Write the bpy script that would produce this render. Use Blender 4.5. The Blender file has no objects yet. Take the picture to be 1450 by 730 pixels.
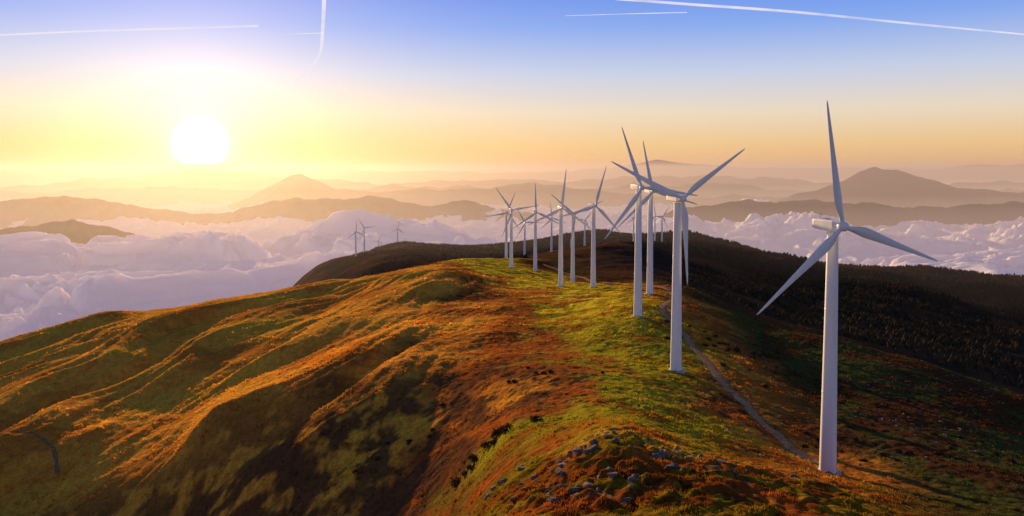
import bpy, math, numpy as np
from mathutils import Vector
rng=np.random.default_rng(7)
scene=bpy.context.scene
scene.view_settings.view_transform='Standard'
scene.view_settings.look='None'
scene.view_settings.exposure=0
scene.view_settings.gamma=1

# ------------------------------------------------------------------ survey maths
F=1138.0; P=math.radians(3.15); CY=240+F*math.tan(P)
def survey(px,py,d):
    """bearing/declination measured on the photograph + ground distance -> world position"""
    u=(px-725)/F; v=-(py-CY)/F
    dy=math.cos(P)+v*math.sin(P); dz=-math.sin(P)+v*math.cos(P)
    t=d/dy
    return (u*t,d,dz*t)

# ------------------------------------------------------------------ noise
def _h(ix,iy,seed):
    h=(ix.astype(np.int64)*374761393+iy.astype(np.int64)*668265263+seed*1442695041)&0xffffffff
    h=((h^(h>>13))*1274126177)&0xffffffff
    h=((h^(h>>16))*2246822519)&0xffffffff
    return (h^(h>>15))&0xffff
_ang=np.linspace(0,2*np.pi,65536,endpoint=False)
_gc=np.cos(_ang).astype(np.float32); _gs=np.sin(_ang).astype(np.float32)
def perlin(x,y,seed=0):
    x0=np.floor(x);y0=np.floor(y); fx=(x-x0);fy=(y-y0)
    x0=x0.astype(np.int64);y0=y0.astype(np.int64)
    def g(i,j):
        h=_h(x0+i,y0+j,seed); return _gc[h]*(fx-i)+_gs[h]*(fy-j)
    sx=fx*fx*fx*(fx*(fx*6-15)+10); sy=fy*fy*fy*(fy*(fy*6-15)+10)
    a=g(0,0);b=g(1,0);c=g(0,1);d=g(1,1)
    return ((a+(b-a)*sx)*(1-sy)+(c+(d-c)*sx)*sy)*1.5
def fbm(x,y,w,o,seed=0,gain=.5):
    s=0;a=1;f=1.0/w
    for i in range(o):
        s=s+a*perlin(x*f+i*17.3,y*f-i*9.1,seed+i); a*=gain; f*=2.03
    return s
def ss(a,b,x):
    t=np.clip((x-a)/(b-a),0,1); return t*t*(3-2*t)

# ------------------------------------------------------------------ terrain control
cols={
-250:[(200,790),(350,640),(450,545),(600,560),(1000,620),(2000,640),(4000,440)],
0:[(150,900),(200,810),(230,735),(262,650),(330,577),(400,520),(460,487),(560,500),(800,560),(1200,640),(2500,560),(4000,430)],
150:[(120,1100),(180,900),(205,800),(220,730),(240,665),(290,600),(340,545),(400,490),(480,452),(580,465),(800,530),(1200,600),(2500,540)],
300:[(100,1000),(140,930),(170,860),(190,775),(205,700),(225,628),(260,590),(300,545),(350,500),(420,460),(520,426),(620,440),(800,490),(1200,560),(2500,520),(4000,430)],
450:[(90,930),(130,860),(160,800),(175,725),(195,640),(215,578),(250,535),(300,495),(350,462),(430,430),(520,402),(620,412),(800,440),(1100,430),(1463,385),(1700,395),(2200,470),(4000,440)],
510:[(520,396),(800,415),(1200,385),(1463,362),(1700,368),(2200,430)],
550:[(80,880),(110,830),(140,790),(160,725),(180,655),(200,585),(222,530),(260,495),(300,465),(400,425),(520,388),(620,392),(800,400),(1100,378),(1500,352),(1800,350),(2400,390),(4000,430)],
650:[(80,820),(110,755),(140,700),(160,650),(180,598),(205,540),(250,490),(300,455),(400,415),(550,380),(650,366),(760,372),(1000,378),(1500,355),(1900,349),(2600,390),(4000,430)],
725:[(80,755),(110,680),(150,598),(207,522),(300,453),(400,418),(500,396),(624,379),(720,368),(788,365),(900,368),(1024,368),(1500,356),(2000,346),(2800,400),(4000,430)],
800:[(80,735),(100,672),(150,585),(200,520),(300,455),(457,407),(530,399),(700,380),(900,366),(1200,352),(1500,345),(1900,337),(2600,380),(4000,430)],
870:[(80,722),(105,615),(135,590),(170,555),(220,505)],
900:[(80,725),(105,622),(140,590),(207,518),(278,448),(350,418),(450,402),(600,390),(800,375),(1100,352),(1500,338),(1750,331),(2400,380),(4000,430)],
960:[(75,740),(105,640),(140,612),(207,525),(280,455),(348,418),(430,403),(550,402),(700,398),(1000,375),(1400,345),(1650,336),(2300,380),(4000,430)],
1050:[(75,745),(105,655),(130,650),(170,590),(230,520),(300,470),(360,443),(430,450),(600,425),(900,400),(1300,362),(1500,352),(2200,410),(4000,430)],
1172:[(75,760),(100,690),(125,670),(143,665),(200,585),(260,520),(320,478),(400,488),(600,455),(900,415),(1200,385),(1450,372),(2100,420),(4000,430)],
1300:[(75,780),(100,725),(130,690),(180,620),(240,555),(290,512),(360,530),(550,490),(850,440),(1150,400),(1400,383),(2000,440),(4000,440)],
1450:[(75,800),(100,745),(140,690),(190,635),(240,585),(275,560),(340,580),(500,545),(800,480),(1100,430),(1400,402),(2000,470),(4000,440)],
1700:[(75,870),(150,750),(250,640),(300,640),(500,590),(1100,470),(1400,430),(2000,500),(4000,440)],
}
TH=3.0
K=[];V=[]
for px,l in cols.items():
    for d,py in l:
        x,y,z=survey(px,py,d)
        K.append((TH*math.atan2(x,y),math.log(math.hypot(x,y)))); V.append(math.log(-z))
for a in (-180,-120,-65,65,120,180):
    for r,z in ((60,-48),(200,-95),(500,-190),(1500,-380),(4000,-650)):
        K.append((TH*math.radians(a),math.log(r))); V.append(math.log(-z))
for a in (-120,-60,-30,0,30,60,120,180,-180):
    K.append((TH*math.radians(a),math.log(25))); V.append(math.log(32))
K=np.array(K);V=np.array(V);n=len(K)
def tps(r2): return 0.5*r2*np.log(r2+1e-9)
A=tps(((K[:,None]-K[None])**2).sum(-1))+np.eye(n)*0.002
Pm=np.c_[np.ones(n),K]
M=np.block([[A,Pm],[Pm.T,np.zeros((3,3))]])
sol=np.linalg.solve(M,np.r_[V,np.zeros(3)])
TA=np.linspace(-math.pi,math.pi,1441); TR=np.linspace(math.log(18),math.log(4600),420)
ga,gr=np.meshgrid(TA,TR)
q=np.c_[(ga*TH).ravel(),gr.ravel()]
out=np.empty(len(q))
for i in range(0,len(q),60000):
    c=q[i:i+60000]
    r2=(c[:,0:1]-K[None,:,0])**2+(c[:,1:2]-K[None,:,1])**2
    out[i:i+60000]=tps(r2)@sol[:n]+sol[n]+c@sol[n+1:]
TAB=out.reshape(ga.shape)
def base_h(x,y):
    a=(np.arctan2(x,y)-TA[0])/(TA[1]-TA[0]); r=(np.log(np.maximum(np.hypot(x,y),18))-TR[0])/(TR[1]-TR[0])
    r=np.clip(r,0,len(TR)-1.001); a=np.clip(a,0,len(TA)-1.001)
    i=r.astype(int);j=a.astype(int);fr=r-i;fa=a-j
    v=(TAB[i,j]*(1-fa)+TAB[i,j+1]*fa)*(1-fr)+(TAB[i+1,j]*(1-fa)+TAB[i+1,j+1]*fa)*fr
    return -np.exp(np.clip(v,3.2,6.8))

def poly(l): return np.array([survey(*p)[:2] for p in l])
track=poly([(1160,648,150),(1130,636,156),(1106,618,164),(1075,600,174),(1052,576,188),(1022,552,203),(1004,524,222),(980,497,246),(970,480,262),(950,462,280),(938,445,298),(944,432,315),(955,420,345),(940,411,380),(900,404,430),(860,398,490),(815,389,600),(770,374,740)])
track2=poly([(-60,650,262),(0,645,264),(50,642,264),(76,655,256),(82,676,246)])
def catmull(p,step=1.0):
    q=[];p=np.vstack([2*p[0]-p[1],p,2*p[-1]-p[-2]])
    for i in range(1,len(p)-2):
        m=max(2,int(np.hypot(*(p[i+1]-p[i]))/step))
        t=np.linspace(0,1,m,endpoint=False)[:,None]
        q.append(0.5*((2*p[i])+(-p[i-1]+p[i+1])*t+(2*p[i-1]-5*p[i]+4*p[i+1]-p[i+2])*t*t+(-p[i-1]+3*p[i]-3*p[i+1]+p[i+2])*t**3))
    return np.vstack(q)
T1=catmull(track);T2=catmull(track2)
def pdist(x,y,pl):
    sh=x.shape;x=x.ravel();y=y.ravel();d=np.full(x.shape,99.0)
    pad=12
    sel=np.where((x>pl[:,0].min()-pad)&(x<pl[:,0].max()+pad)&(y>pl[:,1].min()-pad)&(y<pl[:,1].max()+pad))[0]
    pp=pl[::2]
    for i in range(0,len(sel),40000):
        s=sel[i:i+40000]
        d[s]=np.sqrt(((x[s,None]-pp[None,:,0])**2+(y[s,None]-pp[None,:,1])**2).min(1))
    return d.reshape(sh)
rp=np.array([(20,60),(18,100),(30,143),(44,207),(46,278),(48,348),(44,438),(30,528),(0,620),(-20,720),(0,900),(40,1200)],float)
def ridge_s(x,y): return x-np.interp(y,rp[:,1],rp[:,0])

def height(x,y,dp=None):
    r=np.hypot(x,y); z=base_h(x,y)
    u=x/np.maximum(y,1)
    s=ridge_s(x,y)
    front=ss(5,40,y)
    left=ss(-35,-95,s)*ss(620,430,y)*front*ss(60,120,r)
    ax=x*0.93-y*0.37; al=x*0.37+y*0.93
    wv=fbm(x,y,110,2,31)*26
    sp=np.sqrt(perlin((ax+wv)/58,al/300,5)**2+.01)
    z=z+left*(sp*14-3.6)
    sp2=np.sqrt(perlin((ax+wv*.8)/17,al/120,6)**2+.01)
    z=z+left*(sp2*4.8-1.1)*ss(-.4,.3,fbm(x,y,70,2,33))
    z=z+left*perlin((ax+wv)/5.0,al/40,8)*0.7
    far=ss(500,1000,r)
    z=z+far*ss(3500,2200,r)*(fbm(x,y,260,4,12)*16)*ss(0.0,0.2,np.abs(u+0.02))
    z=z+fbm(x,y,55,2,3)*1.3*ss(60,140,r)
    fine=fbm(x,y,11,3,14,.55)*0.30+np.abs(fbm(x,y,3.1,2,22))*0.32
    kn=np.exp(-(((x-14)/26)**2+((y-95)/17)**2))
    fine=fine+kn*(np.abs(fbm(x,y,5,3,40))*1.3)
    if dp is None: dp=np.minimum(pdist(x,y,T1),pdist(x,y,T2))
    keep=ss(1.2,4.0,dp)
    z=z+fine*(0.1+0.9*keep)-(1-keep)*0.15
    return z

# ------------------------------------------------------------------ helpers
def mesh_grid(name,X,Y,Z,wrap=False):
    R,C=X.shape
    me=bpy.data.meshes.new(name)
    co=np.stack([X,Y,Z],-1).reshape(-1,3).astype(np.float32)
    i=np.arange(R-1)[:,None];j=np.arange(C-1)[None]
    a=(i*C+j);f=np.stack([a,a+1,a+C+1,a+C],-1).reshape(-1,4)
    return mesh_np(me,co,f)
def mesh_np(me,co,f,smooth=True):
    k=f.shape[1];nf=len(f)
    me.vertices.add(len(co)); me.vertices.foreach_set('co',np.ascontiguousarray(co,dtype=np.float32).ravel())
    me.loops.add(nf*k); me.loops.foreach_set('vertex_index',f.astype(np.int32).ravel())
    me.polygons.add(nf); me.polygons.foreach_set('loop_start',(np.arange(nf)*k).astype(np.int32))
    try: me.polygons.foreach_set('loop_total',np.full(nf,k,dtype=np.int32))
    except Exception: pass
    me.polygons.foreach_set('use_smooth',np.full(nf,smooth))
    me.update(calc_edges=True)
    return me
def add(name,me,mat=None,parent=None):
    o=bpy.data.objects.new(name,me); scene.collection.objects.link(o)
    if mat is not None: me.materials.append(mat)
    if parent: o.parent=parent
    return o
def setcol(me,name,c):
    at=me.color_attributes.new(name,'FLOAT_COLOR','POINT')
    c=np.c_[c,np.ones(len(c))].astype(np.float32); at.data.foreach_set('color',c.ravel())
class NT:
    def __init__(s,nt): s.nt=nt; nt.nodes.clear()
    def n(s,t,**k):
        nd=s.nt.nodes.new(t)
        for a,b in k.items():
            if a=='i':
                for kk,v in b.items(): 
                    if hasattr(v,'is_output'): s.nt.links.new(v,nd.inputs[kk])
                    else: nd.inputs[kk].default_value=v
            else: setattr(nd,a,b)
        return nd
    def m(s,op,a,b=None,c=None):
        nd=s.n('ShaderNodeMath',operation=op)
        for k,v in enumerate((a,b,c)):
            if v is None: continue
            if hasattr(v,'is_output'): s.nt.links.new(v,nd.inputs[k])
            else: nd.inputs[k].default_value=v
        return nd.outputs[0]
def newmat(name):
    m=bpy.data.materials.new(name); m.use_nodes=True; return m,NT(m.node_tree)

# ------------------------------------------------------------------ ground colours
def ground_color(x,y):
    r=np.hypot(x,y);s=ridge_s(x,y);u=x/np.maximum(y,1)
    n1=fbm(x,y,40,4,61); n2=fbm(x,y,9,4,71,.6); n3=fbm(x,y,2.2,3,81,.6)
    grass=np.array([.30,.26,.016]);grassy=np.array([.60,.44,.025]);rust=np.array([.37,.105,.018])
    gold=np.array([.74,.32,.035]);dark=np.array([.085,.037,.015]);deep=np.array([.060,.062,.016])
    wood=np.array([.044,.029,.018])
    def mix(a,b,t): return a*(1-t[...,None])+b*t[...,None]
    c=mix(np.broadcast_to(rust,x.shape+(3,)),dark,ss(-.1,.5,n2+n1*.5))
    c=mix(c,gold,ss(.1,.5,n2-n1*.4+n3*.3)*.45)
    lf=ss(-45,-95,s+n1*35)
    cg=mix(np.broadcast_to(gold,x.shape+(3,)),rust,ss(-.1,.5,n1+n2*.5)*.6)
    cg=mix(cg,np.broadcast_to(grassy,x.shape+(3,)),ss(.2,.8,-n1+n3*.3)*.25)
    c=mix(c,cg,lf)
    w=28+18*ss(250,600,y)
    gr=ss(w,w-22,np.abs(s+8+n1*22+n2*10))*ss(85,140,y)
    gc=mix(np.broadcast_to(grass,x.shape+(3,)),grassy,ss(-.3,.4,n2+n3*.4)*ss(150,400,y))
    gc=mix(gc,np.broadcast_to(rust,x.shape+(3,))*.8,ss(.15,.5,-n2+n3*.4-n1*.5)*.6)
    c=mix(c,gc,gr)
    kg=ss(.05,.35,n2+n3*.5)*ss(150,110,r)*ss(-40,0,x)
    c=mix(c,np.broadcast_to(grassy,x.shape+(3,))*.6,kg*.6)
    near_dim=ss(165,105,y)*ss(-70,-10,x)  # foreground dimness put into the ground colour, in patches
    c=c*(1-.5*near_dim*ss(-.5,.4,n1+n2*.6+.25))[...,None]
    hol_shade=ss(-15,-45,s+n1*15)*ss(240,200,y)  # shade of the near-left hollow, deepened in the ground colour
    c=mix(c,np.broadcast_to(dark,x.shape+(3,))*1.2,hol_shade*ss(-.6,.1,n2+n1*.4)*.94)
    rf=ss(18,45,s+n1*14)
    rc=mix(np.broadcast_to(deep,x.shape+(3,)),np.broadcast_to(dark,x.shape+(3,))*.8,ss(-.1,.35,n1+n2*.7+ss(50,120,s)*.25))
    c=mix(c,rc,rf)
    vf=np.maximum(ss(380,560,r)*ss(45,90,s), ss(780,950,r))
    vf=np.maximum(vf,ss(560,640,y)*ss(-75,-110,s))
    wc=mix(np.broadcast_to(wood,x.shape+(3,)),np.broadcast_to(dark,x.shape+(3,))*1.2,ss(-.2,.4,fbm(x,y,120,4,91)))
    c=mix(c,wc,vf)
    c=c*(1+.22*n3+.15*n2)[...,None]
    return np.clip(c,0.005,.78)

# ------------------------------------------------------------------ ground sheet
th=np.r_[np.linspace(-180,-42,60,endpoint=False),np.linspace(-42,42,1000),np.linspace(42,180,61)[1:]]
rr=np.r_[np.exp(np.linspace(math.log(20),math.log(60),60,endpoint=False)),np.exp(np.linspace(math.log(60),math.log(800),820,endpoint=False)),np.exp(np.linspace(math.log(800),math.log(4000),330))]
rfar=np.array([4800,6500,10000,20000,45000,90000.])
a,r=np.meshgrid(np.radians(th),rr)
X=r*np.sin(a);Y=r*np.cos(a)
DP=np.minimum(pdist(X,Y,T1),pdist(X,Y,T2))
Z=height(X,Y,DP)
a2,r2=np.meshgrid(np.radians(th),rfar)
X=np.vstack([X,r2*np.sin(a2)]);Y=np.vstack([Y,r2*np.cos(a2)]);Z=np.vstack([Z,np.full(a2.shape,-900.)])
DP=np.vstack([DP,np.full(a2.shape,99.)])
gm=mesh_grid('ground',X,Y,Z)
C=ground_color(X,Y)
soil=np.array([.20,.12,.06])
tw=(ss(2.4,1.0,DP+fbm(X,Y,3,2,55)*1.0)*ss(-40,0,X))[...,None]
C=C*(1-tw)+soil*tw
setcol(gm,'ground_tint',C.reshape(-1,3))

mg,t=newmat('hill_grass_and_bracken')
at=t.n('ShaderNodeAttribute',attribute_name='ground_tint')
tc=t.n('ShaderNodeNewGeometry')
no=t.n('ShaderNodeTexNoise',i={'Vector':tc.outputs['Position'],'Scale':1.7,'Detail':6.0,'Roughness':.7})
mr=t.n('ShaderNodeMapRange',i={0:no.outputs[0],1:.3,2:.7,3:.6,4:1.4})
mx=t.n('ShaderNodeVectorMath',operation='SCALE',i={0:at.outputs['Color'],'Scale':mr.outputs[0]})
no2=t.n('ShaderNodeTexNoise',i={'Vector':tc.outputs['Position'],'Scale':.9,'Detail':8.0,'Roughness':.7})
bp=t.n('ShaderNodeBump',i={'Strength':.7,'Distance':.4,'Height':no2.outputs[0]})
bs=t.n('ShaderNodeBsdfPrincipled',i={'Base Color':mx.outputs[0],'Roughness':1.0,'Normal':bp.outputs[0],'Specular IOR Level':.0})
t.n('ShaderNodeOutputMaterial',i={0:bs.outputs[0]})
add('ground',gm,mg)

# ------------------------------------------------------------------ dirt tracks
def dirt(name,c0,c1):
    ms,t=newmat(name)
    tc=t.n('ShaderNodeNewGeometry')
    no=t.n('ShaderNodeTexNoise',i={'Vector':tc.outputs['Position'],'Scale':1.2,'Detail':8.0,'Roughness':.7})
    cr=t.n('ShaderNodeValToRGB',i={0:no.outputs[0]})
    cr.color_ramp.elements[0].position=.35;cr.color_ramp.elements[0].color=(*c0,1)
    cr.color_ramp.elements[1].position=.65;cr.color_ramp.elements[1].color=(*c1,1)
    bp=t.n('ShaderNodeBump',i={'Strength':.6,'Distance':.2,'Height':no.outputs[0]})
    bs=t.n('ShaderNodeBsdfPrincipled',i={'Base Color':cr.outputs[0],'Roughness':1.0,'Normal':bp.outputs[0],'Specular IOR Level':0.0})
    t.n('ShaderNodeOutputMaterial',i={0:bs.outputs[0]})
    return ms
def strip(name,pl,w,mat):
    tg=np.gradient(pl,axis=0);tg/=np.linalg.norm(tg,axis=1)[:,None]
    nrm=np.c_[tg[:,1],-tg[:,0]]
    k=np.linspace(-1,1,9)
    w=w*(1+.9*np.exp(-np.arange(len(pl))/14.0))
    e=w*(1+.45*perlin(np.arange(len(pl))/3.3,np.zeros(len(pl))+.5,3))
    X=pl[:,0:1]+nrm[:,0:1]*k*e[:,None]; Y=pl[:,1:2]+nrm[:,1:2]*k*e[:,None]
    Z=height(X,Y)+.10-.14*np.abs(k)[None]**4
    add(name,mesh_grid(name,X,Y,Z),mat)
strip('dirt_track',T1,1.45,dirt('packed_dirt',(.17,.09,.04),(.50,.30,.15))); strip('dirt_track',T2,.6,dirt('worn_earth',(.15,.08,.035),(.38,.20,.09)))

# ------------------------------------------------------------------ tufts
def tufts(N,r0,r1,size,seed,nb=6):
    g=np.random.default_rng(seed)
    r=np.exp(g.uniform(math.log(r0),math.log(r1),N)); a=np.radians(g.uniform(-40,40,N))
    x=r*np.sin(a);y=r*np.cos(a)
    dp=np.minimum(pdist(x,y,T1),pdist(x,y,T2))
    clump=fbm(x,y,4,3,99)+.5*fbm(x,y,25,2,98)
    keep=(dp>1.9)&(clump>g.uniform(-.6,.35,N))
    x=x[keep];y=y[keep];r=r[keep];n=len(x)
    z=height(x,y)
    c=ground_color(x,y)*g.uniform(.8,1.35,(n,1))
    h=size*g.uniform(.5,1.3,n)*(.5+clump[keep].clip(0,1)*.9)*(r/120)**.35
    co=np.empty((n,nb,3,3));
    for b in range(nb):
        t=g.uniform(0,2*np.pi,n);ox=g.normal(0,.4,n)*h;oy=g.normal(0,.4,n)*h
        w=h*g.uniform(.14,.30,n);lean=h*g.uniform(.1,.9,n);lt=g.uniform(0,2*np.pi,n)
        co[:,b,0]=np.c_[x+ox-np.cos(t)*w,y+oy-np.sin(t)*w,z-.08]
        co[:,b,1]=np.c_[x+ox+np.cos(t)*w,y+oy+np.sin(t)*w,z-.08]
        co[:,b,2]=np.c_[x+ox+np.cos(lt)*lean,y+oy+np.sin(lt)*lean,z+h*g.uniform(.6,1.1,n)]
    cc=np.repeat(c,nb*3,axis=0)
    return co.reshape(-1,3),cc
c1,k1=tufts(110000,62,330,.36,1); c2,k2=tufts(60000,250,700,.42,2,4)
co=np.vstack([c1,c2]);kk=np.vstack([k1,k2])
me=mesh_np(bpy.data.meshes.new('grass'),co,np.arange(len(co)).reshape(-1,3),False)
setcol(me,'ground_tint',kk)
mt,t=newmat('bracken_and_grass_blades')
at=t.n('ShaderNodeAttribute',attribute_name='ground_tint')
d1=t.n('ShaderNodeBsdfDiffuse',i={'Color':at.outputs[0]}); d2=t.n('ShaderNodeBsdfTranslucent',i={'Color':at.outputs[0]})
mxs=t.n('ShaderNodeMixShader',i={0:.5,1:d1.outputs[0],2:d2.outputs[0]})
t.n('ShaderNodeOutputMaterial',i={0:mxs.outputs[0]})
add('grass',me,mt)

# ------------------------------------------------------------------ rocks
import bmesh
bm=bmesh.new();bmesh.ops.create_icosphere(bm,subdivisions=3,radius=1)
iv=np.array([v.co[:] for v in bm.verts]);iff=np.array([[v.index for v in f.verts] for f in bm.faces]);bm.free()
def rocks(name,pts,mat):
    co=[];fs=[];k=0
    for (x,y,s,seed) in pts:
        g=np.random.default_rng(seed)
        v=iv.copy()
        for _ in range(9):
            d=g.normal(size=3);d/=np.linalg.norm(d);lim=g.uniform(.45,.85)
            q=v@d; v=v-np.outer(np.maximum(q-lim,0),d)
        v=v*(1+.08*perlin(v[:,0]*3+seed,v[:,1]*3+v[:,2]*2,1))[:,None]
        v=v*np.array([g.uniform(.8,1.5),g.uniform(.7,1.2),g.uniform(.45,.85)])*s
        t=g.uniform(0,6.28);R=np.array([[math.cos(t),-math.sin(t),0],[math.sin(t),math.cos(t),0],[0,0,1]])
        v=v@R.T
        z=float(height(np.array([x]),np.array([y]))[0])
        co.append(v+np.array([x,y,z+s*.1]));fs.append(iff+k);k+=len(v)
    add(name,mesh_np(bpy.data.meshes.new(name),np.vstack(co),np.vstack(fs),False),mat)
mr_,t=newmat('limestone')
tc=t.n('ShaderNodeNewGeometry')
no=t.n('ShaderNodeTexNoise',i={'Vector':tc.outputs['Position'],'Scale':2.5,'Detail':8.0,'Roughness':.7})
cr=t.n('ShaderNodeValToRGB',i={0:no.outputs[0]})
cr.color_ramp.elements[0].position=.35;cr.color_ramp.elements[0].color=(.05,.040,.030,1)
cr.color_ramp.elements[1].position=.7;cr.color_ramp.elements[1].color=(.27,.215,.165,1)
bp=t.n('ShaderNodeBump',i={'Strength':.8,'Distance':.15,'Height':no.outputs[0]})
bs=t.n('ShaderNodeBsdfPrincipled',i={'Base Color':cr.outputs[0],'Roughness':.95,'Specular IOR Level':.1,'Normal':bp.outputs[0]})
t.n('ShaderNodeOutputMaterial',i={0:bs.outputs[0]})
g=np.random.default_rng(5);pts=[]
for (px,py,d,sp,nn,s0) in [(870,622,103,6,34,.75),(940,640,101,6,30,.65),(700,690,112,3,14,.7),(850,700,88,4,30,.65),(1030,690,92,4,18,.55),(760,700,94,4,12,.55),(1130,660,118,3,10,.5),(1270,700,115,5,14,.5),(820,640,104,4,12,.55)]:
    x,y,z=survey(px,py,d)
    for i in range(nn): pts.append((x+g.normal(0,sp),y+g.normal(0,sp*.5),s0*g.uniform(.2,1.0)**1.7+.10,int(g.integers(1e6))))
rocks('rock_outcrop',pts,mr_)
pts=[]
for i in range(700):
    px=g.uniform(1010,1470);d=g.uniform(150,310)
    x=(px-725)/F*d
    if fbm(np.array([x]),np.array([d]),30,2,7)[0]<-.05: continue
    pts.append((x,d,g.uniform(.15,.5),int(g.integers(1e6))))
rocks('field_stones',pts,mr_)

# ------------------------------------------------------------------ shrubs (gorse)
def shrubs(pts):
    co=[]
    for (x,y,s,n) in pts:
        z=float(height(np.array([x]),np.array([y]))[0])
        p=g.normal(size=(n,3));p/=np.linalg.norm(p,axis=1)[:,None];p*=(g.uniform(.3,1,n)**.4)[:,None]
        p[:,2]=np.abs(p[:,2])*.75
        p*= (s*(1+.35*np.sin(p[:,0:1]*5+x)*np.cos(p[:,1:2]*6+y)))
        p+=np.array([x,y,z])
        d=g.normal(size=(n,3,3))*(.10+.05*s)
        co.append((p[:,None]+d).reshape(-1,3))
    co=np.vstack(co)
    me=mesh_np(bpy.data.meshes.new('gorse_shrubs'),co,np.arange(len(co)).reshape(-1,3),False)
    m,t=newmat('gorse_foliage')
    oi=t.n('ShaderNodeNewGeometry')
    no=t.n('ShaderNodeTexNoise',i={'Vector':oi.outputs['Position'],'Scale':1.5,'Detail':4.0})
    cr=t.n('ShaderNodeValToRGB',i={0:no.outputs[0]})
    cr.color_ramp.elements[0].color=(.045,.030,.012,1);cr.color_ramp.elements[1].color=(.16,.080,.03,1)
    d=t.n('ShaderNodeBsdfDiffuse',i={'Color':cr.outputs[0]});t.n('ShaderNodeOutputMaterial',i={0:d.outputs[0]})
    add('gorse_shrubs',me,m)
sp=[]
for (px,py,d,ex,nn,s) in [(700,600,150,3.0,16,1.2),(590,600,185,7,8,.6),(760,540,190,8,8,.5),(1050,500,260,14,30,.9),(1250,560,220,16,26,.8),(1200,640,160,9,14,.6),(1350,620,180,12,20,.7)]:
    x,y,z=survey(px,py,d)
    for i in range(nn): sp.append((x+g.normal(0,ex),y+g.normal(0,ex*.6),s*g.uniform(.5,1.2),260))
shrubs(sp)

# ------------------------------------------------------------------ forest beyond the ridge
N=60000
fr=np.sqrt(g.uniform(560**2,2300**2,N));fa=np.radians(g.uniform(-13,42,N))
fx=fr*np.sin(fa);fy=fr*np.cos(fa)
sv=ridge_s(fx,fy);fn=fbm(fx,fy,170,3,44)
ok=((fr>950)|(fa>math.radians(9)))&(fn>g.uniform(-.5,.05,N))&~((np.degrees(fa)<12)&(fr<1150)&(np.degrees(fa)>1))
fade=ss(-14,-3,np.degrees(fa)); ok&=g.uniform(0,1,N)<fade
fx=fx[ok];fy=fy[ok];fa=fa[ok];fz=height(fx,fy);ok=fz>-420;fx=fx[ok];fy=fy[ok];fz=fz[ok];fa=fa[ok];n=len(fx)
S=6;tiers=2
hh=g.uniform(2.8,6.0,n)*(.5+.5*ss(-9,1,np.degrees(fa)));ww=hh*g.uniform(.38,.6,n)
vs=[];fsz=[]
k=0
for ti in range(tiers):
    zb=.05+.38*ti;zt=zb+.6;wr=(1-.37*ti)
    for s_ in range(S):
        an=2*np.pi*s_/S+ti*.4
        rad=ww*wr*g.uniform(.65,1.2,n)
        vs.append(np.c_[fx+rad*np.cos(an),fy+rad*np.sin(an),fz+hh*(zb+g.uniform(-.05,.05,n))])
    vs.append(np.c_[fx+g.normal(0,.1,n)*ww,fy,fz+hh*min(zt,1)])
    for s_ in range(S): fsz.append((k+s_,k+(s_+1)%S,k+S))
    k+=S+1
vs=np.stack(vs,1);nv=vs.shape[1]
ff=(np.array(fsz)[None]+np.arange(n)[:,None,None]*nv).reshape(-1,3)
me=mesh_np(bpy.data.meshes.new('forest'),vs.reshape(-1,3),ff,False)
m,t=newmat('conifer_foliage')
ge=t.n('ShaderNodeNewGeometry');no=t.n('ShaderNodeTexNoise',i={'Vector':ge.outputs['Position'],'Scale':.02,'Detail':5.0})
cr=t.n('ShaderNodeValToRGB',i={0:no.outputs[0]})
cr.color_ramp.elements[0].position=.35;cr.color_ramp.elements[0].color=(.040,.032,.016,1);cr.color_ramp.elements[1].position=.65;cr.color_ramp.elements[1].color=(.085,.050,.024,1)
d=t.n('ShaderNodeBsdfDiffuse',i={'Color':cr.outputs[0]});t.n('ShaderNodeOutputMaterial',i={0:d.outputs[0]})
add('forest',me,m)

# ------------------------------------------------------------------ wind turbines
mw,t=newmat('white_gelcoat')
ge=t.n('ShaderNodeNewGeometry')
mp=t.n('ShaderNodeMapping',i={'Vector':ge.outputs['Position'],'Scale':(2.,2.,.08)})
no=t.n('ShaderNodeTexNoise',i={'Vector':mp.outputs[0],'Scale':1.0,'Detail':6.0})
cr=t.n('ShaderNodeValToRGB',i={0:no.outputs[0]})
cr.color_ramp.elements[0].position=.3;cr.color_ramp.elements[0].color=(.79,.80,.75,1);cr.color_ramp.elements[1].position=.65;cr.color_ramp.elements[1].color=(.85,.87,.81,1)
bs=t.n('ShaderNodeBsdfPrincipled',i={'Base Color':cr.outputs[0],'Roughness':.45})
t.n('ShaderNodeOutputMaterial',i={0:bs.outputs[0]})
def simple(name,c,r=.7):
    m,t=newmat(name);ge=t.n('ShaderNodeNewGeometry');no=t.n('ShaderNodeTexNoise',i={'Vector':ge.outputs['Position'],'Scale':3.0,'Detail':6.0})
    cr=t.n('ShaderNodeValToRGB',i={0:no.outputs[0]})
    cr.color_ramp.elements[0].color=(*[v*.7 for v in c],1);cr.color_ramp.elements[1].color=(*[min(1,v*1.25) for v in c],1)
    bs=t.n('ShaderNodeBsdfPrincipled',i={'Base Color':cr.outputs[0],'Roughness':r});t.n('ShaderNodeOutputMaterial',i={0:bs.outputs[0]});return m
mc=simple('concrete',(.38,.37,.35),.9); md=simple('grey_metal',(.18,.18,.19),.5)
HUB=45.0
def revolve(prof,S=48,axis='z'):
    an=np.linspace(0,2*np.pi,S,endpoint=False);co=[];f=[]
    for (r,z) in prof:
        for q_ in an:
            co.append((r*math.cos(q_),r*math.sin(q_),z) if axis=='z' else (r*math.cos(q_),z,r*math.sin(q_)))
    for i in range(len(prof)-1):
        for j in range(S):
            b=(j+1)%S;f.append((i*S+j,i*S+b,(i+1)*S+b,(i+1)*S+j))
    return np.array(co),np.array(f)
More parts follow.
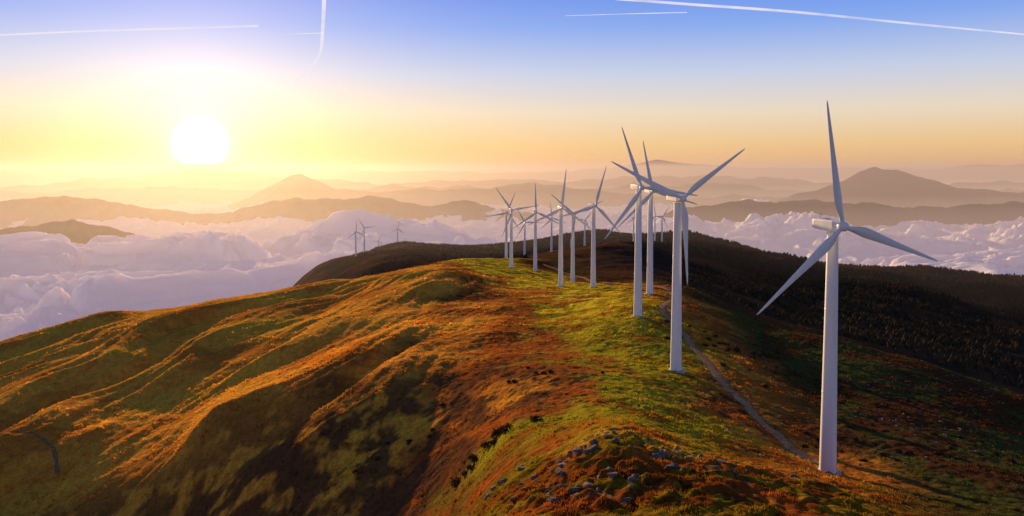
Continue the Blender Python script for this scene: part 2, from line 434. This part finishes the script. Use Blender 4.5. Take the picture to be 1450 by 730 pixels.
def mk(name,co,f,mat,sm=True):
    me=mesh_np(bpy.data.meshes.new(name),co,f,sm);me.materials.append(mat);return me
zs=[-1.5,-1,0,.3,3,7,11,14.7,14.85,14.9,14.95,15.05,15.1,15.15,15.3,18,22,26,29.7,29.85,29.9,29.95,30.05,30.1,30.15,30.3,34,38,42,43.3,43.5,43.6]
def tr(z): return 1.48-(1.48-.95)*max(z,0)/43.6
prof=[(tr(z)+(.03 if z in(14.95,15.05,29.95,30.05) else 0),z) for z in zs]+[(1.05,43.62),(1.05,43.9),(0.01,43.9)]
tower_me=mk('tower',*revolve(prof),mw)
base_me=mk('foundation',*revolve([(2.4,-2),(2.4,.12),(2.25,.25),(1.75,.3),(1.75,.42),(1.4,.45)],40),mc)
bm=bmesh.new()
def box(bm,c,s,bev=.0):
    r=bmesh.ops.create_cube(bm,size=1)
    for v in r['verts']: v.co=Vector((v.co.x*s[0]+c[0],v.co.y*s[1]+c[1],v.co.z*s[2]+c[2]))
    if bev:
        es=list({e for v in r['verts'] for e in v.link_edges});bmesh.ops.bevel(bm,geom=es,offset=bev,segments=3,profile=.5,affect='EDGES')
box(bm,(0,-1.47,1.75),(.85,.12,2.1),.03)
for i in range(3): box(bm,(0,-1.75-.28*i,.62-.2*i),(1.0,.26,.08))
door_me=bpy.data.meshes.new('door');bm.to_mesh(door_me);bm.free();door_me.materials.append(md)
def rrect(w,h,S=48,p=9):
    an=np.linspace(0,2*np.pi,S,endpoint=False)+np.pi/S;c=np.cos(an);s=np.sin(an)
    return np.c_[np.sign(c)*np.abs(c)**(2/p)*w/2,np.sign(s)*np.abs(s)**(2/p)*h/2]
sec=[(-2.0,.01,.01,0),(-2.0,1.3,1.3,0),(-1.95,1.4,1.4,0),(-1.1,1.85,1.9,.05),(-.9,1.9,1.95,.05),(1.5,1.9,2.0,.08),(4.2,1.8,1.8,.15),(4.7,1.7,1.6,.2),(4.8,1.6,1.5,.2),(4.85,.01,.01,.2)]
co=[];S=48
for (yy,w,h,dz) in sec:
    q_=rrect(w,h,S);co+= [(p_[0],yy,p_[1]+dz) for p_ in q_]
f=[(i*S+j,i*S+(j+1)%S,(i+1)*S+(j+1)%S,(i+1)*S+j) for i in range(len(sec)-1) for j in range(S)]
nac_me=mk('nacelle',np.array(co),np.array(f),mw,False)
bm=bmesh.new();box(bm,(0,3.6,1.45),(.06,.06,.9));box(bm,(0,3.6,1.88),(.7,.05,.05));box(bm,(.33,3.6,2.0),(.05,.05,.22));box(bm,(-.33,3.6,2.0),(.14,.14,.14));box(bm,(0,2.0,1.12),(1.0,1.4,.14),.03)
vane_me=bpy.data.meshes.new('wind_vane');bm.to_mesh(vane_me);bm.free();vane_me.materials.append(md)
hub_me=mk('hub_spinner',*revolve([(.01,-1.2),(.35,-1.14),(.64,-.95),(.82,-.6),(.88,-.1),(.88,.5),(.8,.62),(.01,.62)],32,'y'),mw)
R0,RL=.7,22.3
st=[0,.03,.07,.12,.18,.25,.35,.5,.65,.8,.9,.96,.99,1.0]
ch=[.85,.85,1.05,1.5,1.85,1.78,1.52,1.18,.9,.66,.5,.36,.2,.05]
tk=[1,1,.75,.45,.32,.26,.22,.19,.17,.16,.15,.15,.15,.15]
co=[];S=24
for s_,c,tt in zip(st,ch,tk):
    tw_=math.radians(14*(1-s_)**2+2); z=R0+(RL-R0)*s_
    round_=max(0,1-s_/.1) if s_<.1 else 0
    for j in range(S):
        q_=2*math.pi*j/S
        xe=math.cos(q_)*.5;ye=math.sin(q_)*.5*tt
        taper=(1-(1-round_)*.75*max(0,-(xe)/.5))
        x=(xe-(1-round_)*.18)*c; y=ye*taper*c
        co.append((x*math.cos(tw_)-y*math.sin(tw_),x*math.sin(tw_)+y*math.cos(tw_),z))
f=[(i*S+j,i*S+(j+1)%S,(i+1)*S+(j+1)%S,(i+1)*S+j) for i in range(len(st)-1) for j in range(S)]
blade_me=mk('blade',np.array(co),np.array(f),mw)
def turbine(px,py,d,phase,az=164.5):
    x,y,_=survey(px,py,d)
    z=float(height(np.array([x]),np.array([y]))[0])-.1
    e=bpy.data.objects.new('wind_turbine',None);scene.collection.objects.link(e);e.location=(x,y,z)
    e.empty_display_size=5
    add('tower',tower_me,None,e);add('foundation',base_me,None,e)
    o=add('door',door_me,None,e);o.rotation_euler[2]=math.radians(100)
    head=bpy.data.objects.new('yaw_head',None);scene.collection.objects.link(head);head.parent=e;head.location=(0,0,HUB-.0)
    head.rotation_euler[2]=math.radians(180-az)
    add('nacelle',nac_me,None,head);add('wind_vane',vane_me,None,head)
    rot=bpy.data.objects.new('rotor',None);scene.collection.objects.link(rot);rot.parent=head;rot.location=(0,-2.6,0.05)
    rot.rotation_euler=(math.radians(3),math.radians(phase),0)
    add('hub_spinner',hub_me,None,rot)
    for i in range(3):
        b=add('blade_%d'%(i+1),blade_me,None,rot);b.rotation_euler[1]=math.radians(120*i)
    return e
TL=[(1172,665,143,-12,164),(957,525,207,-65,164),(903,448,278,-22,163),(920,415,348,-14,166),(840,405,438,15,160),(794,407,457,5,166),(811,400,528,-52,160),(758,392,610,-3,165),(724,379,624,-38,162),(717,366,788,22,158),(743,368,1024,-30,170),(781,360,1060,-10,160),(828,352,1250,40,165),
 (504,362,1463,0,140),(516,360,1480,-35,150),(536,356,1900,20,150),(563,352,1850,8,150),(927,355,1350,-10,165),(937,357,1330,35,160),(897,352,1400,0,150)]
for p in TL: turbine(*p)

# ------------------------------------------------------------------ sea of clouds
th=np.r_[np.linspace(-70,-41,40,endpoint=False),np.linspace(-41,41,1200),np.linspace(41,70,41)[1:]]
rr=np.exp(np.linspace(math.log(1300),math.log(80000),1200))
a,r=np.meshgrid(np.radians(th),rr);X=r*np.sin(a);Y=r*np.cos(a)
wx=X+fbm(X,Y,900,3,101)*330; wy=Y*1.0+fbm(X,Y,900,3,111)*330
b=0;w=1300
amps=[1,.60,.46,.29,.14,.065,.03]
for i,am in enumerate(amps):
    b=b+am*(np.sqrt(perlin(wx/w+i*3.7,wy/w*1.15+i*1.9,120+i)**2+.010)); w*=.50
sw=fbm(X,Y,4000,3,131)
Z=-560+b*(150+80*np.clip(fbm(X,Y,2200,2,141),-.8,1))+sw*45
Z-=np.clip(r-5500,0,12000)*0.022
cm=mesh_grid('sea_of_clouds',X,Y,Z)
m,t=newmat('cloud_vapour_glow')
bs=t.n('ShaderNodeBsdfPrincipled',i={'Base Color':(.985,.94,.90,1),'Roughness':1.0,'Specular IOR Level':0.0,'Subsurface Weight':1.0,'Subsurface Radius':(1.0,.85,.8),'Subsurface Scale':40.0,'Emission Color':(1,.55,.34,1),'Emission Strength':.09})  # warm emission stands in for sunlight scattered inside the cloud
t.n('ShaderNodeOutputMaterial',i={0:bs.outputs[0]})
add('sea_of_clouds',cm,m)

# ------------------------------------------------------------------ mountains
mm,t=newmat('distant_mountain_forest')
ge=t.n('ShaderNodeNewGeometry');no=t.n('ShaderNodeTexNoise',i={'Vector':ge.outputs['Position'],'Scale':.004,'Detail':8.0,'Roughness':.65})
cr=t.n('ShaderNodeValToRGB',i={0:no.outputs[0]})
cr.color_ramp.elements[0].position=.35;cr.color_ramp.elements[0].color=(.03,.03,.035,1);cr.color_ramp.elements[1].position=.7;cr.color_ramp.elements[1].color=(.06,.05,.05,1)
d=t.n('ShaderNodeBsdfDiffuse',i={'Color':cr.outputs[0]});t.n('ShaderNodeOutputMaterial',i={0:d.outputs[0]})
def mrange(name,d,wd,prof,seed,amp=3,basez=-700):
    prof=np.array(prof,float)
    pxs=np.linspace(prof[0,0],prof[-1,0],max(120,int((prof[-1,0]-prof[0,0])/2.2)))
    py=np.interp(pxs,prof[:,0],prof[:,1])
    X0=(pxs-725)/F*d
    sc=d/F
    top=-(py-240)*sc+ amp*sc*fbm(X0,X0*0+seed*3.3,70*sc,5,seed,.55)
    top[0]=basez;top[-1]=basez
    tt=np.linspace(-1,1,70)
    T,XX=np.meshgrid(tt,X0,indexing='ij')
    YY=d+T*wd+fbm(XX,T*wd,wd*.8,2,seed+5)*wd*.15
    TP=np.broadcast_to(top,T.shape)
    rid=np.abs(fbm(XX+T*wd*.4,T*wd,wd*.45,4,seed+9))
    sh=1-np.abs(T)**1.15
    ZZ=basez+(TP-basez)*np.clip(sh-rid*.45*np.abs(T)**.7*(1-np.abs(T))*2,0,1)
    add(name,mesh_grid(name,XX,YY,ZZ),mm)
mrange('mountain_range',30000,3500,[(-400,246),(0,241),(100,239),(180,237),(250,233),(330,231),(370,236),(440,238),(490,235),(520,241),(620,242),(700,243),(800,242),(860,238),(900,230),(930,225),(960,230),(1010,233),(1060,236),(1110,238),(1180,236),(1300,238),(1380,233),(1450,233),(1800,240)],1,2,-900)
mrange('mountain_range',10500,2000,[(1020,310),(1100,283),(1160,268),(1200,256),(1222,240),(1240,232),(1252,238),(1268,238),(1290,248),(1340,262),(1400,268),(1440,272),(1520,262),(1600,250),(1800,262)],2,3)
mrange('mountain_range',18000,2500,[(-300,262),(0,264),(100,256),(200,247),(270,240),(340,243),(420,252),(520,258),(620,256),(720,252),(800,256),(900,250),(1000,246),(1060,250),(1150,256),(1250,262),(1450,256),(1700,258)],3,5,-900)
mrange('mountain_range',14500,1800,[(-300,270),(0,272),(120,268),(230,262),(330,268),(520,266),(640,262),(780,268),(900,262),(1000,258),(1100,266),(1250,272),(1400,268),(1700,262)],12,6,-900)
mrange('mountain_range',12000,1600,[(240,320),(300,300),(350,282),(385,262),(410,250),(427,247),(445,254),(475,266),(510,270),(560,266),(620,270),(700,262),(760,258),(820,266),(880,272),(960,280),(1060,276),(1150,282),(1300,290)],4,4)
mrange('mountain_range',7800,1000,[(-300,285),(0,284),(50,277),(95,276),(140,282),(200,290),(270,302),(330,300),(380,284),(420,276),(460,282),(520,277),(560,284),(600,289),(640,281),(665,284),(700,296),(760,300)],5,5)
mrange('mountain_range',7200,900,[(940,300),(1000,290),(1060,281),(1100,286),(1160,281),(1230,286),(1300,294),(1360,290),(1450,284),(1600,280)],6,5)
mrange('hill',4900,420,[(-200,345),(-60,322),(0,322),(60,316),(100,310),(135,315),(165,322),(220,345)],7,3)

# ------------------------------------------------------------------ haze
def hazebox(name,x0,x1,y0,y1,z0,z1,sig,col,sc,g_=.75):
    me=bpy.data.meshes.new(name)
    v=[(x,y,z) for x in(x0,x1) for y in(y0,y1) for z in(z0,z1)]
    me.from_pydata(v,[],[(0,1,3,2),(4,6,7,5),(0,4,5,1),(2,3,7,6),(0,2,6,4),(1,5,7,3)])
    m,t=newmat(name)
    ab=t.n('ShaderNodeVolumeAbsorption',i={'Color':(0,0,0,1),'Density':sig})
    em=t.n('ShaderNodeEmission',i={'Color':(*col,1),'Strength':sig})  # volume glows in place of daylight scattered by haze and mist
    o=t.n('ShaderNodeAddShader',i={0:ab.outputs[0],1:em.outputs[0]})
    if sc>0:
        sca=t.n('ShaderNodeVolumeScatter',i={'Color':(1,.9,.8,1),'Density':sc,'Anisotropy':g_})
        o=t.n('ShaderNodeAddShader',i={0:o.outputs[0],1:sca.outputs[0]})
    t.n('ShaderNodeOutputMaterial',i={'Volume':o.outputs[0]})
    add(name,me,m)
hazebox('haze',-80000,80000,1000,90000,-1000,120,7.6e-5,(.60,.38,.28),1.3e-5)
hazebox('mist',-70000,70000,4300,85000,-1050,-320,7.5e-5,(.90,.60,.44),0)

# ------------------------------------------------------------------ contrails
mcn,t=newmat('contrail_ice_glow')
ge=t.n('ShaderNodeNewGeometry');no=t.n('ShaderNodeTexNoise',i={'Vector':ge.outputs['Position'],'Scale':.0012,'Detail':5.0})
mr=t.n('ShaderNodeMapRange',i={0:no.outputs[0],1:.3,2:.7,3:.15,4:.7})
tr_=t.n('ShaderNodeBsdfTransparent');em=t.n('ShaderNodeEmission',i={'Color':(.95,.88,.92,1),'Strength':.95})  # emission stands in for sunlight on the contrail
mxs=t.n('ShaderNodeMixShader',i={0:mr.outputs[0],1:tr_.outputs[0],2:em.outputs[0]})
t.n('ShaderNodeOutputMaterial',i={0:mxs.outputs[0]})
def contrail(pts,w,alt=3000):
    P3=[]
    for px,py in pts:
        x,y,z=survey(px,py,1.0);k=alt/z;P3.append((x*k,y*k))
    pl=catmull(np.array(P3),150.)
    n=len(pl);tg=np.gradient(pl,axis=0);tg/=np.linalg.norm(tg,axis=1)[:,None]
    S=8;co=[]
    e=np.sin(np.linspace(.05,1,n)**.6*np.pi*.55)*.7+.3
    for j in range(S+1):
        q_=2*math.pi*j/S
        off=w*e*math.cos(q_)
        co.append(np.c_[pl[:,0]+tg[:,1]*off,pl[:,1]-tg[:,0]*off,alt+w*e*math.sin(q_)])
    co=np.stack(co,0)
    add('contrail',mesh_grid('contrail',co[...,0],co[...,1],co[...,2]),mcn)
contrail([(-60,52),(120,44),(250,40),(375,36)],22)
contrail([(418,115),(440,95),(453,75),(457,40),(460,-30)],36)
contrail([(405,48),(440,47),(468,46)],9)
contrail([(800,22),(900,19),(985,17)],8)
contrail([(1500,53),(1300,34),(1130,17),(980,6),(860,-3)],24)

# ------------------------------------------------------------------ sky + sun
SAZ=math.atan2((285-725)/F,1.0); SEL=math.radians(7.5); GEL=math.radians(1.5)
w=bpy.data.worlds.new('World');scene.world=w;w.use_nodes=True
t=NT(w.node_tree)
tc=t.n('ShaderNodeTexCoord')
nv=t.n('ShaderNodeVectorMath',operation='NORMALIZE',i={0:tc.outputs['Generated']})
sep=t.n('ShaderNodeSeparateXYZ',i={0:nv.outputs[0]})
sky=t.n('ShaderNodeTexSky',sky_type='NISHITA',sun_disc=False,sun_elevation=SEL,sun_rotation=SAZ)
skys=t.n('ShaderNodeVectorMath',operation='SCALE',i={0:sky.outputs[0],'Scale':.07})
cr=t.n('ShaderNodeValToRGB',i={0:sep.outputs[2]})
el=cr.color_ramp.elements
stops=[(0,(.90,.46,.17)),(.03,(.93,.61,.27)),(.07,(.87,.74,.58)),(.115,(.60,.66,.84)),(.17,(.25,.42,.92)),(.22,(.11,.27,.88)),(.45,(.07,.14,.38)),(1,(.045,.08,.22))]
el[0].position=0;el[0].color=(*stops[0][1],1);el[1].position=1;el[1].color=(*stops[-1][1],1)
for p_,c in stops[1:-1]:
    e=el.new(p_);e.color=(*c,1)
mix=t.n('ShaderNodeMix',data_type='RGBA');mix.inputs[0].default_value=.10
t.nt.links.new(cr.outputs[0],mix.inputs[6]);t.nt.links.new(skys.outputs[0],mix.inputs[7])
sd=(math.sin(SAZ)*math.cos(GEL),math.cos(SAZ)*math.cos(GEL),math.sin(GEL))
dot=t.n('ShaderNodeVectorMath',operation='DOT_PRODUCT',i={0:nv.outputs[0],1:sd})
a2=t.m('MULTIPLY',t.m('MAXIMUM',t.m('SUBTRACT',1.0,dot.outputs['Value']),0.0),2.0)
an=t.m('SQRT',a2)
def ex(x,k): return t.m('EXPONENT',t.m('MULTIPLY',x,k))
g1=t.m('MULTIPLY',ex(a2,-1/(math.radians(1.0)**2)),9.0)
g2=t.m('MULTIPLY',ex(an,-1/math.radians(2.6)),1.35)
g3=t.m('MULTIPLY',ex(an,-1/math.radians(10)),.22)
def sc(v,c): return t.n('ShaderNodeVectorMath',operation='SCALE',i={0:c,'Scale':v}).outputs[0]
def ad(a,b): return t.n('ShaderNodeVectorMath',operation='ADD',i={0:a,1:b}).outputs[0]
tot=ad(ad(ad(mix.outputs[2],sc(g1,(1,.9,.7))),sc(g2,(1,.68,.42))),sc(g3,(.9,.46,.34)))
bg=t.n('ShaderNodeBackground',i={'Color':tot,'Strength':1.0})
t.n('ShaderNodeOutputWorld',i={0:bg.outputs[0]})
L=bpy.data.lights.new('sun','SUN');L.energy=8;L.angle=math.radians(.6);L.color=(1,.62,.27)
lo=bpy.data.objects.new('sun',L);scene.collection.objects.link(lo)
sv_=Vector((math.sin(SAZ)*math.cos(SEL),math.cos(SAZ)*math.cos(SEL),math.sin(SEL)))
lo.rotation_euler=sv_.to_track_quat('Z','Y').to_euler();lo.location=sv_*3000

# ------------------------------------------------------------------ camera
cam=bpy.data.cameras.new('camera');co_=bpy.data.objects.new('camera',cam);scene.collection.objects.link(co_)
cam.sensor_width=36;cam.lens=F/1450*36;cam.clip_start=1;cam.clip_end=200000
cam.shift_y=-(365-CY)/1450
co_.location=(0,0,0);co_.rotation_euler=(math.radians(90)-P,0,0)
scene.camera=co_
